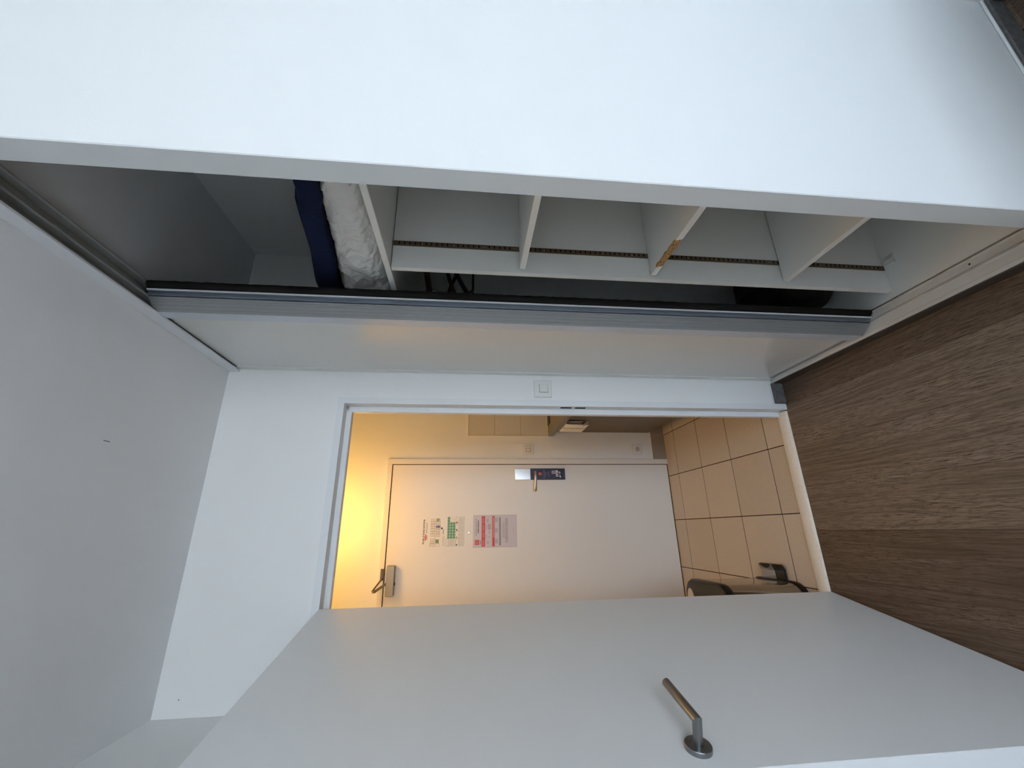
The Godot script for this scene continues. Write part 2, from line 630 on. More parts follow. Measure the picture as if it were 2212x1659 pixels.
func hanger_image() -> Image:
	var r := RandomNumberGenerator.new()
	r.seed = 5
	var im := Image.create(160, 510, false, Image.FORMAT_RGB8)
	im.fill(Color8(30, 30, 66))
	rect(im, 0.40, 0.235, 0.66, 0.32, Color8(206, 62, 66))
	dashes(im, r, 0.43, 0.25, 0.63, 0.31, 3, Color8(240, 150, 150), 0.35)
	dashes(im, r, 0.40, 0.333, 0.66, 0.345, 1, Color8(150, 145, 170), 0.8)
	dashes(im, r, 0.12, 0.383, 0.90, 0.402, 1, Color8(176, 160, 180), 0.7)
	dashes(im, r, 0.33, 0.43, 0.72, 0.452, 1, Color8(168, 155, 178), 0.7)
	dashes(im, r, 0.42, 0.492, 0.66, 0.51, 1, Color8(160, 150, 176), 0.7)
	dashes(im, r, 0.28, 0.527, 0.78, 0.545, 1, Color8(150, 142, 168), 0.7)
	rect(im, 0.50, 0.61, 0.82, 0.725, Color8(150, 142, 172))
	rect(im, 0.40, 0.735, 0.84, 0.80, Color8(222, 216, 206))
	rect(im, 0.52, 0.75, 0.60, 0.80, Color8(60, 58, 70))
	rect(im, 0.28, 0.73, 0.36, 0.82, Color8(222, 216, 206))
	disc(im, 0.60, 0.84, 0.12, 0.025, Color8(222, 216, 206))
	disc(im, 0.57, 0.835, 0.06, 0.014, Color8(30, 30, 66))
	rect(im, 0.22, 0.84, 0.42, 0.858, Color8(222, 216, 206))
	rect(im, 0.18, 0.855, 0.36, 0.88, Color8(210, 204, 196))
	dashes(im, r, 0.30, 0.958, 0.78, 0.972, 1, Color8(90, 88, 120), 0.8)
	return im

# a sheet of paper facing +z with a print over its whole front
func sheet(x0: float, y0: float, x1: float, y1: float, z: float, t: float) -> ArrayMesh:
	var st := begin()
	add_box(st, Vector3(x0, y0, z - t), Vector3(x1, y1, z - 0.00005))
	var n := Vector3(0, 0, 1)
	for e in [[x0, y1, 0, 0], [x1, y1, 1, 0], [x1, y0, 1, 1], [x0, y1, 0, 0], [x1, y0, 1, 1], [x0, y0, 0, 1]]:
		st.set_normal(n)
		st.set_uv(Vector2(e[2], e[3]))
		st.add_vertex(Vector3(e[0], e[1], z))
	return st.commit()

func printed(key: String, im: Image, rough: float) -> StandardMaterial3D:
	var m := mat(key, Color(1, 1, 1), rough)
	m.albedo_texture = ImageTexture.create_from_image(im)
	m.texture_repeat = false
	return m

# ================================================================ the scene
const H := 2.543          # ceiling
const XW := 0.26          # wardrobe front
const XL := -0.9715       # left wall
const XR := 1.03          # right wall
const ZP := 1.15          # partition's face
const ZE := -1.289        # entrance wall
const ZF := 5.2           # window wall

func _ready() -> void:
	rng.seed = 11
	# ---- camera (held on its side)
	var cam := Camera3D.new()
	cam.name = "camera"
	cam.fov = 85.526
	cam.near = 0.05
	cam.far = 100.0
	cam.transform = Transform3D(Basis(Vector3(-0.01591436, -0.99455352, 0.10300496), Vector3(0.94311311, 0.0192846, 0.33191227), Vector3(-0.33209093, 0.1024275, 0.93766957)), Vector3(-0.39918, 1.51874, 1.77515))
	add_child(cam)
	cam.current = true
	# ---- sky and exposure
	var env := Environment.new()
	env.background_mode = Environment.BG_SKY
	var sky := Sky.new()
	var air := ProceduralSkyMaterial.new()
	air.sky_top_color = Color(0.82, 0.895, 0.98)
	air.sky_horizon_color = Color(0.90, 0.945, 0.985)
	air.ground_bottom_color = Color(0.84, 0.875, 0.91)
	air.ground_horizon_color = Color(0.87, 0.91, 0.94)
	air.sun_angle_max = 0.0
	sky.sky_material = air
	env.sky = sky
	env.background_energy_multiplier = 16.5
	env.tonemap_mode = Environment.TONE_MAPPER_LINEAR
	env.tonemap_exposure = 1.0
	env.sdfgi_enabled = true
	env.ssao_enabled = true
	env.ssil_enabled = true
	var world := WorldEnvironment.new()
	world.name = "world"
	world.environment = env
	add_child(world)

	make_materials()
	build_shell()
	build_floors()
	build_inner_doorway()
	build_wardrobe()
	build_entrance()
	build_vestibule_things()
	build_room_things()

# ---------------------------------------------------------------- shell
func build_shell() -> void:
	var w: Material = M.wall_paint
	struct("wall_left", box(XL - 0.15, 0, 0, XL, H, ZF), w, "white painted left wall of the room")
	struct("wall_right", box(XR, 0, ZP, XR + 0.15, H, ZF), w, "white painted right wall of the room")
	struct("wall_partition", box(XW, 0, ZP - 0.055, XR + 0.15, H, ZP, 0.002), M.wall_paint_darkened, "white painted partition at the near end of the wardrobe")
	# wall with the inner doorway, in three pieces round the opening
	var st := begin()
	add_box(st, Vector3(XL - 0.15, 0, -0.07), Vector3(-0.745, H, 0))
	add_box(st, Vector3(0.14, 0, -0.07), Vector3(0.90, H, 0))
	add_box(st, Vector3(-0.745, 2.065, -0.07), Vector3(0.14, H, 0))
	var back := struct("wall_back", st.commit(), w, "white painted wall round the inner doorway")
	part("stain", turned(Vector3(-0.919, 2.469, 0.0), Vector3(0, 0, 1), [[0.002, -0.0005], [0.0018, 0.0003]], 8), M.slot_dark, back)
	struct("wall_wardrobe", box(0.86, 0, 0, XR + 0.15, H, ZP - 0.055), w, "wall at the back of the wardrobe")
	var ceiling := struct("ceiling", box(XL - 0.15, H, -0.07, XR + 0.15, H + 0.12, ZF + 0.2), M.ceiling_paint, "matt white ceiling of the room")
	part("scuff", box(-0.1425, H - 0.0004, 0.482, -0.1405, H + 0.0004, 0.504), M.skirting_grey, ceiling)
	# window wall behind the camera
	st = begin()
	var a := [-0.50, 0.62, 0.99, 2.42]    # window opening x0 y0 x1 y1
	add_box(st, Vector3(XL - 0.15, 0, ZF), Vector3(a[0], H, ZF + 0.2))
	add_box(st, Vector3(a[2], 0, ZF), Vector3(XR + 0.15, H, ZF + 0.2))
	add_box(st, Vector3(a[0], 0, ZF), Vector3(a[2], a[1], ZF + 0.2))
	add_box(st, Vector3(a[0], a[3], ZF), Vector3(a[2], H, ZF + 0.2))
	struct("wall_front", st.commit(), w, "white painted wall round the window")
	st = begin()
	for e in [[a[0], a[1], a[0] + 0.06, a[3]], [a[2] - 0.06, a[1], a[2], a[3]], [a[0], a[1], a[2], a[1] + 0.06], [a[0], a[3] - 0.06, a[2], a[3]]]:
		add_box(st, Vector3(e[0], e[1], ZF + 0.08), Vector3(e[2], e[3], ZF + 0.13), 0.004)
	var win := struct("window_1", st.commit(), M.frame_paint, "white framed window that lights the room")
	part("pane", box(a[0] + 0.06, a[1] + 0.06, ZF + 0.100, a[2] - 0.06, a[3] - 0.06, ZF + 0.104), M.window_glass, win)
	# vestibule
	var e0 := -1.05
	var e1 := 0.90
	st = begin()
	add_box(st, Vector3(e0 - 0.15, 0, ZE - 0.12), Vector3(-0.89, 2.55, ZE))
	add_box(st, Vector3(0.078, 0, ZE - 0.12), Vector3(e1 + 0.15, 2.55, ZE))
	add_box(st, Vector3(-0.89, 2.068, ZE - 0.12), Vector3(0.078, 2.55, ZE))
	struct("wall_entrance", st.commit(), w, "white painted wall round the entrance door")
	struct("wall_vestibule_left", box(e0 - 0.15, 0, ZE, e0, 2.55, -0.07), w, "white painted left wall of the vestibule")
	struct("wall_vestibule_right", box(e1, 0, ZE, e1 + 0.15, 2.55, -0.07), w, "white painted right wall of the vestibule")
	struct("ceiling_001", box(e0 - 0.15, 2.5, ZE, e1 + 0.15, 2.62, -0.07), M.ceiling_paint, "white ceiling of the vestibule")
	# skirtings
	var s := struct("baseboard_back", box(0.1545, 0, 0, 0.2555, 0.055, 0.012, 0.002), M.skirting_grey, "grey wood-effect skirting beside the inner doorway")
	part("caulk", box(0.1545, 0.055, 0, 0.2555, 0.064, 0.003, 0.001), M.caulk, s)
	struct("baseboard_wardrobe", box(0.255, 0, 0.012, 0.268, 0.046, ZP - 0.002, 0.001), M.skirting_brown, "grey wood-effect skirting below the wardrobe track")
	s = struct("baseboard_partition", box(0.258, 0, ZP, XR - 0.001, 0.058, ZP + 0.013, 0.003), M.skirting_grey, "grey wood-effect skirting on the partition")
	part("caulk", box(0.258, 0.058, ZP, XR - 0.001, 0.068, ZP + 0.007, 0.003), M.caulk, s)
	struct("baseboard_right", box(XR - 0.013, 0, ZP + 0.014, XR, 0.058, ZF, 0.003), M.skirting_grey, "grey wood-effect skirting on the right wall")
	struct("baseboard_left", box(XL, 0, 0.9, XL + 0.013, 0.058, ZF, 0.003), M.skirting_grey, "grey wood-effect skirting on the left wall")

func plank_mesh(x0: float, z0: float, x1: float, z1: float, uoff: Vector2) -> ArrayMesh:
	var st := begin()
	var bev := 0.0007
	var top := 0.0
	var k := [Vector3(x0 + bev, top, z0 + bev), Vector3(x1 - bev, top, z0 + bev), Vector3(x1 - bev, top, z1 - bev), Vector3(x0 + bev, top, z1 - bev)]
	var l := [Vector3(x0, top - 0.001, z0), Vector3(x1, top - 0.001, z0), Vector3(x1, top - 0.001, z1), Vector3(x0, top - 0.001, z1)]
	var b := [Vector3(x0, -0.004, z0), Vector3(x1, -0.004, z0), Vector3(x1, -0.004, z1), Vector3(x0, -0.004, z1)]
	var quads := [k]
	for i in 4:
		quads.append([k[i], k[(i + 1) % 4], l[(i + 1) % 4], l[i]])
		quads.append([l[i], l[(i + 1) % 4], b[(i + 1) % 4], b[i]])
	var c := Vector3((x0 + x1) / 2, -0.002, (z0 + z1) / 2)
	for q in quads:
		var n: Vector3 = (q[1] - q[0]).cross(q[2] - q[0]).normalized()
		if n.dot(q[0] - c) > 0:
			q = q.duplicate()
			q.reverse()
		else:
			n = -n
		for i in [0, 1, 2, 0, 2, 3]:
			var v: Vector3 = q[i]
			st.set_normal(n)
			st.set_uv(Vector2((v.x - x0) / 0.8 + uoff.x * 0.74, (v.z - z0) / 1.3 + uoff.y * 0.05))
			st.add_vertex(v)
	return st.commit()

func build_floors() -> void:
	var f := struct("floor", box(XL - 0.15, -0.12, -0.002, XR + 0.15, -0.004, ZF + 0.2), M.gap_black, "brown wood-effect vinyl plank floor")
	var seams := [XL, -0.793, -0.605, -0.42, -0.235, -0.046, 0.146, 0.335, 0.523, 0.711, 0.90, XR]
	var tones := [1, 1, 1, 0, 0, 0, 0, 1, 0, 1, 0]
	for i in seams.size() - 1:
		var rows := [[0.0, ZP + 0.02], [ZP + 0.02, 2.38], [2.38, 3.6], [3.6, 4.82], [4.82, ZF]]
		for k in rows.size():
			var x0: float = seams[i]
			var x1: float = seams[i + 1]
			var z0: float = rows[k][0]
			var z1: float = rows[k][1]
			if k == 0:
				if x0 >= 0.3:
					z0 = ZP - 0.0
					if z1 - z0 < 0.01:
						continue
				elif x1 > XW:
					x1 = XW
			var m: Material = M["vinyl_wood_%d_%d" % [0, tones[(i + k * 3) % tones.size()] if k > 0 else (1 if i == 6 else tones[i])]]  # plank along the wardrobe set darker, part of it painted-in shade
			part("plank", plank_mesh(x0 + 0.0002, z0, x1 - 0.0002, z1, Vector2(rng.randf(), rng.randf())), m, f)
	# tiled floor of the vestibule
	var t := struct("floor_001", box(-1.20, -0.12, ZE - 0.12, 1.05, -0.0012, -0.002), M.grout, "beige tiled floor of the vestibule")
	var xs := [-1.05, -0.978, -0.662, -0.347, -0.032, 0.284, 0.599, 0.90]
	var zs := [ZE, -1.1315, -0.816, -0.5005, -0.185, -0.067]
	for i in xs.size() - 1:
		for k in zs.size() - 1:
			var tile := box(xs[i] + 0.0022, -0.012, zs[k] + 0.0024, xs[i + 1] - 0.0022, 0.0, zs[k + 1] - 0.0024, 0.0006)
			part("tile", tile, M["floor_tile_%d" % rng.randi_range(0, 2)], t)
	# rounded stone threshold
	var poly := []
	for k in 9:
		var w := PI * k / 8.0
		poly.append([-0.033 - cos(w) * 0.033, 0.002 + sin(w) * 0.009])
	poly.append([-0.0, -0.003])
	poly.insert(0, [-0.066, -0.003])
	# prism along x takes (y, z)
	var yz := []
	for p in poly:
		yz.append([p[1], p[0]])
	struct("trim_1", prism(yz, 0, -0.73, 0.1205), M.threshold_stone, "pale stone threshold strip between tiles and wood-effect floor")

# ---------------------------------------------------------------- inner doorway
func build_inner_doorway() -> void:
	var p: Material = M.frame_paint
	var st := begin()
	# right jamb: flange, rebate, stop (x, z) drawn along y ; prism along y takes (z, x)
	var jamb := [[0.004, 0.126], [0.004, 0.1535], [0.0, 0.1545], [-0.072, 0.1545], [-0.072, 0.1014], [-0.047, 0.1014], [-0.045, 0.1034], [-0.045, 0.126]]
	var a := PackedVector2Array()
	for q in jamb:
		a.append(Vector2(q[0], q[1]))
	add_prism(st, a, 1, 0.0, 2.0788)
	var fr := struct("door_frame_1", st.commit(), p, "white metal frame of the inner doorway")
	fr.name = "trim_2"
	# head (y, z) drawn along x
	part("head", prism([[2.05, 0.004], [2.0778, 0.004], [2.0788, 0.0], [2.0788, -0.072], [2.0275, -0.072], [2.0275, -0.047], [2.0295, -0.045], [2.05, -0.045]], 0, -0.757, 0.1265), p, fr)
	part("jamb", prism([[0.004, -0.73], [0.004, -0.757], [0.0, -0.758], [-0.072, -0.758], [-0.072, -0.7055], [-0.045, -0.7055], [-0.045, -0.73]], 1, 0.0, 2.05), p, fr)
	for e in [[1.101, 1.050], [1.033, 0.985]]:
		part("strike_slot", box(0.1245, e[1], -0.026, 0.1262, e[0], -0.014), M.slot_dark, fr)
	for y in [1.70, 0.40]:
		part("buffer", turned(Vector3(0.114, y, -0.0455), Vector3(0, 0, 1), [[0.005, 0.0], [0.005, 0.002], [0.0035, 0.003]], 12), M.plastic_white, fr)
	# the open leaf, turned about its hinges
	var ang := 0.2024
	var leaf := Node3D.new()
	leaf.name = "door_1"
	add_child(leaf)
	leaf.position = Vector3(-0.6972, 0.0, -0.008)
	leaf.rotation.y = -ang            # local +z along the leaf, local +x its visible face
	leaf.set_meta("kind", "structure")
	leaf.set_meta("label", "plain white inner door standing open on the left")
	var L := 0.862
	local("leaf", box(0.0, 0.008, 0.009, 0.04, 2.05, L, 0.0015), M.door_paint, leaf)
	local("rose", turned(Vector3(0.04, 1.047, 0.805), Vector3(1, 0, 0), [[0.0265, 0.0], [0.0265, 0.0085], [0.0255, 0.0098], [0.0145, 0.0098], [0.0142, 0.0088], [0.0125, 0.0088]], 48), M.stainless, leaf)
	var h := local("handle", mitred([Vector3(0.047, 1.047, 0.805), Vector3(0.0935, 1.047, 0.805), Vector3(0.0935, 1.047, 0.672)], 0.0095, 36), M.stainless, leaf)
	h.set_meta("label", "brushed steel lever handle")
	for y in [0.25, 1.05, 1.82]:
		local("hinge", turned(Vector3(-0.004, y - 0.045, 0.004), Vector3(0, 1, 0), [[0.007, 0.0], [0.007, 0.09]], 12), M.stainless, leaf)

# ---------------------------------------------------------------- wardrobe
func build_wardrobe() -> void:
	var w := thing("wardrobe", "built-in white wardrobe with open shelf column and slotted rail", "wardrobe", Vector3(0.56, 0, 0.55))
	var z1 := ZP - 0.0555
	# top track: fascia and two finned channels (prism along z takes (x, y))
	var tt := thing("top_track", "pale grey double top track of the sliding doors under the ceiling", "door track", Vector3(0.304, 2.498, 0.55))
	part("fascia", box(XW, 2.498, 0.001, XW + 0.008, H - 0.0005, z1, 0.001), M.frame_paint, tt)
	var top := part("channel", prism([[0.268, 2.5425], [0.268, 2.537], [0.299, 2.537], [0.2995, 2.513], [0.3015, 2.508], [0.3045, 2.508], [0.3065, 2.513], [0.307, 2.537], [0.338, 2.537], [0.3385, 2.513], [0.3405, 2.508], [0.3445, 2.508], [0.3465, 2.513], [0.347, 2.5425]], 2, 0.001, z1), M.track_grey, tt)
	part("screw", turned(Vector3(0.275, 2.537, 0.93), Vector3(0, -1, 0), [[0.005, -0.001], [0.005, 0.001], [0.003, 0.002]], 12), M.slot_dark, top)
	# bottom track on its plinth
	var bt := thing("bottom_track", "beige double bottom track of the sliding doors along the floor", "door track", Vector3(0.30, 0.0, 0.55))
	part("plinth", box(0.268, 0.0, 0.001, 0.338, 0.046, z1), M.track_white, bt)
	var low := part("channel", prism([[0.2575, 0.047], [0.2575, 0.052], [0.259, 0.0545], [0.268, 0.0545], [0.270, 0.052], [0.299, 0.052], [0.300, 0.056], [0.3025, 0.056], [0.3035, 0.0475], [0.3095, 0.0475], [0.310, 0.053], [0.333, 0.053], [0.3345, 0.0555], [0.338, 0.0555], [0.338, 0.047]], 2, 0.013, z1), M.track_white, bt)
	part("screw", turned(Vector3(0.322, 0.053, 0.88), Vector3(0, 1, 0), [[0.0026, -0.001], [0.0026, 0.0005]], 12), M.slot_dark, low)
	part("floor_panel", box(0.346, 0.03, 0.001, 0.859, 0.05, z1, 0.001), M.melamine, w)
	# divider and shelves
	var dv := part("divider", box(0.373, 0.05, 0.638, 0.859, 1.7655, 0.656, 0.0008), M.melamine, w)
	part("edge_band", box(0.372, 0.0505, 0.6382, 0.3735, 1.7655, 0.6558, 0.0004), M.melamine_edge, dv)
	var rail := part("slotted_rail", box(0.4525, 0.052, 0.6555, 0.4705, 1.766, 0.6585, 0.0005), M.rail_bronze, w)
	var st := begin()
	var y := 0.075
	while y < 1.75:
		add_box(st, Vector3(0.458, y, 0.6583), Vector3(0.467, y + 0.0035, 0.65875))
		y += 0.0167
	part("slots", st.commit(), M.slot_dark, rail).set_meta("kind", "stuff")
	st = begin()
	for k in 18:
		add_skin(st, [ring(Vector3(0.4615, 0.10 + 0.0985 * k, 0.6584), Vector3(0, 0, 1), 0.003, 10), ring(Vector3(0.4615, 0.10 + 0.0985 * k, 0.6595), Vector3(0, 0, 1), 0.0025, 10)])
	st.generate_normals()
	part("rail_screws", st.commit(), M.closer_silver, rail).set_meta("kind", "stuff")
	var top_shelf := part("top_shelf", box(0.373, 1.768, 0.001, 0.859, 1.786, z1, 0.0008), M.melamine, w)
	part("edge_band", box(0.3715, 1.7682, 0.001, 0.3735, 1.7858, z1, 0.0005), M.melamine_edge, top_shelf)
	for e in [[1.348, 0], [0.914, 1], [0.4415, 0]]:
		var y0: float = e[0]
		var s := part("shelf", box(0.3865, y0, 0.6595, 0.858, y0 + 0.018, z1 - 0.001, 0.0006), M.melamine, w)
		if e[1] == 0:
			part("edge_band", box(0.385, y0 + 0.0002, 0.6595, 0.3868, y0 + 0.0178, z1 - 0.001, 0.0005), M.melamine_edge, s)
		else:
			# the banding is broken off for a hand's breadth
			part("edge_band", prism([[y0 + 0.0002, 0.6595], [y0 + 0.0002, 0.712], [y0 + 0.0178, 0.702], [y0 + 0.0178, 0.6595]].map(func(q): return [q[0], q[1]]), 0, 0.385, 0.3868), M.melamine_edge, s)
			part("edge_band", prism([[y0 + 0.0002, 0.842], [y0 + 0.0002, z1 - 0.001], [y0 + 0.0178, z1 - 0.001], [y0 + 0.0178, 0.833]], 0, 0.385, 0.3868), M.melamine_edge, s)
			var q := []
			for k in 15:
				q.append([0.703 + (0.832 - 0.703) * k / 14.0, 0.3895 + rng.randf_range(0.0, 0.0055) + 0.002 * sin(k * 1.3)])
			q.append([0.838, 0.3858])
			q.append([0.703, 0.3858])
			part("exposed_core", prism(q, 1, y0 + 0.0004, y0 + 0.0183), M.chipboard, s, "bare chipboard where the edge banding broke off")
	part("shelf_clip", prism([[0.05, 0.459], [0.05, 0.496], [0.054, 0.496], [0.063, 0.478], [0.063, 0.459]].map(func(q): return [q[1], q[0]]), 2, 0.672, 0.700), M.plastic_white, w)
	part("hanging_rail", tube([Vector3(0.6, 1.70, 0.001), Vector3(0.6, 1.70, 0.637)], 0.0125, 16), M.rail_bronze, w)

	# sliding doors, both pushed to the far end
	var d := thing("sliding_door", "closed white sliding wardrobe door panel beside the light switch", "door", Vector3(0.283, 0.053, 0.28))
	var yb := 0.057
	var yt := 2.5065
	part("panel", box(0.278, yb + 0.012, 0.025, 0.288, yt, 0.50), M.panel_white, d)
	part("rear_profile", prism([[0.002, 0.272], [0.026, 0.274], [0.026, 0.296], [0.002, 0.296]], 1, yb, yt), M.panel_white, d)
	var grooved := [[0.512, 0.2975], [0.512, 0.2665]]
	for k in 12:
		var t := k / 12.0
		var p0 := Vector2(lerpf(0.5135, 0.553, t), lerpf(0.2665, 0.2965, t))
		grooved.append([p0.x, p0.y])
		if k in [2, 5, 8, 10]:
			grooved.append([p0.x - 0.0003, p0.y + 0.0009])
			grooved.append([p0.x + 0.0008, p0.y + 0.0016])
	grooved.append([0.553, 0.2965])
	grooved.append([0.553, 0.2975])
	part("handle_profile", prism(grooved, 1, yb, yt), M.profile_grey, d)
	part("front_lip", prism([[0.468, 0.2785], [0.4695, 0.2665], [0.5118, 0.2655], [0.5118, 0.2975], [0.468, 0.2975]], 1, yb, yt), M.profile_light, d)
	part("bottom_rail", box(0.2755, yb, 0.026, 0.294, yb + 0.016, 0.468, 0.001), M.profile_grey, d)
	d = thing("sliding_door", "white sliding wardrobe door hidden behind the front one, showing a brush-edged profile", "door", Vector3(0.321, 0.053, 0.28))
	part("panel", box(0.314, yb + 0.012, 0.012, 0.324, yt, 0.54), M.panel_white, d)
	part("handle_profile", prism([[0.50, 0.3005], [0.554, 0.3005], [0.5565, 0.3025], [0.5565, 0.3125], [0.560, 0.3125], [0.565, 0.3135], [0.566, 0.3165], [0.562, 0.3180], [0.50, 0.3180]], 1, yb, yt), M.profile_slate, d)
	part("profile_lip", prism([[0.5635, 0.3128], [0.567, 0.3135], [0.567, 0.3172], [0.5635, 0.3178]], 1, yb + 0.001, yt - 0.001), M.caulk, d)
	# a pile strip with a ragged edge
	var rings := []
	var n := 180
	for k in n + 1:
		var t := float(k) / n
		var yy := lerpf(yb + 0.004, yt, t)
		var wob := 0.0003 * sin(k * 1.7) + rng.randf_range(-0.0005, 0.0005)
		rings.append([Vector3(0.3178, yy, 0.545), Vector3(0.3195 + wob, yy, 0.5665), Vector3(0.326, yy, 0.575 + wob), Vector3(0.339 + wob, yy, 0.577 + wob), Vector3(0.3445 + wob, yy, 0.568), Vector3(0.342, yy, 0.545)])
	part("brush_strip", skin(rings), M.brush_pile, d, "dark pile draught strip")

	# things inside
	build_duvet()
	for e in [["black plastic clothes hanger at the far end of the wardrobe rail", 0.16, "hanger_black", 0.08], ["brown wooden clothes hanger in the dark hanging space", 0.31, "hanger_brown", -0.12], ["black plastic clothes hanger nearest the wardrobe divider", 0.46, "hanger_black", 0.1]]:
		var hg := thing("clothes_hanger", e[0], "hanger", Vector3(0.6, 1.5, e[1]), "clothes hangers on the wardrobe rail")
		hg.rotation.y = e[3]
		var hook := []
		for k in 11:
			var a := PI * 1.25 * k / 10.0 - 0.15 * PI
			hook.append(Vector3(cos(a) * 0.0165, 0.2 + sin(a) * 0.0165, 0))
		hook.reverse()
		hook.append(Vector3(0.0, 0.165, 0))
		hook.append(Vector3(0.0, 0.11, 0))
		local("hook", tube(hook, 0.002, 8), M.closer_silver, hg)
		var arch := []
		for k in 13:
			var t := -1.0 + k / 6.0
			arch.append(Vector3(t * 0.205, 0.115 - 0.085 * pow(absf(t), 1.3), 0))
		local("shoulder_bar", tube(arch, 0.008, 10), M[e[2]], hg)
		local("trouser_bar", tube([Vector3(-0.203, 0.03, 0), Vector3(-0.19, 0.012, 0), Vector3(0.19, 0.012, 0), Vector3(0.203, 0.03, 0)], 0.004, 8), M[e[2]], hg)
	var bag := thing("bag", "soft black bag lying on the wardrobe floor in the dark", "bag", Vector3(0.6, 0.05, 0.32))
	rings = []
	for k in 13:
		var t := k / 12.0
		var pinch := 1.0 - pow(absf(t * 2.0 - 1.0), 3.5) * 0.32
		var r := round_rect(0.6 - 0.17 * pinch, 0.32 - 0.20 * pinch, 0.6 + 0.17 * pinch, 0.32 + 0.20 * pinch, 0.07, 0.0505 + 0.23 * t)
		var q := []
		for v: Vector3 in r:
			q.append(v + Vector3(0.006 * sin(v.z * 40.0 + t * 7.0), 0, 0.006 * sin(v.x * 35.0 + t * 9.0)))
		rings.append(q)
	part("body", skin(rings), M.bag_black, bag)
	var grip := []
	for k in 9:
		var a := PI * k / 8.0
		grip.append(Vector3(0.55, 0.275 + sin(a) * 0.07, 0.32 + cos(a) * 0.09))
	part("handle", tube(grip, 0.007, 10), M.bag_black, bag)

func build_duvet() -> void:
	var dv := thing("folded_duvet", "folded white duvet with a navy blue top on the wardrobe's top shelf", "bedding", Vector3(0.6, 1.787, 0.6))
	var n := FastNoiseLite.new()
	n.seed = 8
	n.frequency = 1.0
	n.fractal_octaves = 3
	var nu := 260
	var nv := 96
	var seam := func(z: float) -> float:      # height of the navy lower edge
		return lerpf(1.905, 1.985, clampf((0.93 - z) / 0.55, -0.3, 1.2)) + 0.004 * sin(z * 17.0)
	var front := func(z: float) -> float:     # how far forward it bulges
		var x := 0.418 - 0.012 * sin((z - 0.2) * 5.0)
		if z < 0.48:
			x += pow((0.48 - z) / 0.3, 2.0) * 0.05
		return x
	var rings := []
	for i in nu + 1:
		var z := lerpf(0.30, 1.07, float(i) / nu)
		var endk := minf(float(i) / nu, 1.0 - float(i) / nu)
		var shrink := sqrt(clampf(endk / 0.07, 0.0, 1.0)) * 0.25 + 0.75
		var hi: float = seam.call(z) + 0.012
		var x0: float = front.call(z)
		var r := []
		for j in nv:
			var a := TAU * j / nv
			var ca := cos(a)
			var sa := sin(a)
			var ex := signf(ca) * pow(absf(ca), 0.45)
			var ey := signf(sa) * pow(absf(sa), 0.5)
			var cx := (x0 + 0.82) / 2.0
			var cy := (1.787 + hi) / 2.0
			var rx := (0.82 - x0) / 2.0 * (0.9 + 0.1 * shrink)
			var ry := (hi - 1.787) / 2.0
			var v := Vector3(cx + ex * rx, cy + ey * ry * shrink, z)
			if ca < 0.0:
				# wrinkles: soft diagonal folds, and gathers close below the seam
				var up := (v.y - 1.787) / (hi - 1.787)
				var fold := 1.0 - absf(n.get_noise_2d(z * 6.0 + up * 1.6, up * 1.5 - z * 1.5)) * 2.8
				var fold2 := 1.0 - absf(n.get_noise_2d(z * 9.0 - up * 2.2 + 30.0, up * 3.4 + z * 4.0 + 11.0)) * 3.4
				var crease := 1.0 - absf(n.get_noise_2d(z * 26.0 + up * 2.0, up * 3.0 + 70.0)) * 4.0
				var crumple := n.get_noise_2d(z * 42.0, up * 8.0 + 20.0)
				var soft := n.get_noise_2d(z * 3.0, up * 1.5 + 50.0)
				var near_seam := smoothstep(0.35, 1.0, up)
				var d := 0.011 * maxf(fold, 0.0) + 0.007 * maxf(fold2, 0.0) + (0.0012 + 0.0022 * near_seam) * maxf(crease, 0.0) + 0.0016 * crumple + 0.012 * soft
				var lim := smoothstep(0.0, 0.12, up)
				v.x -= d * lim - 0.010
				v.y += 0.004 * soft * lim
			r.append(v)
		rings.append(r)
	part("white_filling", skin(rings), M.white_cotton, dv)
	# navy top: a thick pad over the white, its lower edge overhanging
	rings = []
	for i in nu + 1:
		var z := lerpf(0.28, 1.075, float(i) / nu)
		var lo: float = seam.call(z)
		var th: float = lerpf(0.072, 0.086, clampf((0.93 - z) / 0.5, 0.0, 1.0)) + 0.003 * n.get_noise_1d(z * 3.0)
		var x0: float = front.call(z) - 0.004
		var step := 0.0
		if z > 0.845:
			step = 0.010     # the cloth is torn down a little further on this side
			lo -= 0.004 + 0.004 * absf(sin((z - 0.845) * 60.0)) * smoothstep(0.93, 0.86, z)
		var w1 := 0.003 * n.get_noise_2d(z * 3.0, 5.0)
		var r := []
		var prof := [[0.012, 0.0], [0.0, 0.002], [-0.002, 0.012], [-0.0015 + w1, 0.35 * th], [0.003 + w1, 0.6 * th], [0.012 + w1, 0.8 * th], [0.03, 0.94 * th], [0.06, th], [0.15, th + 0.006], [0.28, th + 0.004], [0.37, 0.93 * th], [0.40, 0.6 * th], [0.40, 0.0], [0.2, 0.001]]
		for p in prof:
			r.append(Vector3(x0 + p[0], lo + p[1], z))
		r.reverse()
		rings.append(r)
	part("navy_cover", skin(rings), M.navy_cloth, dv)

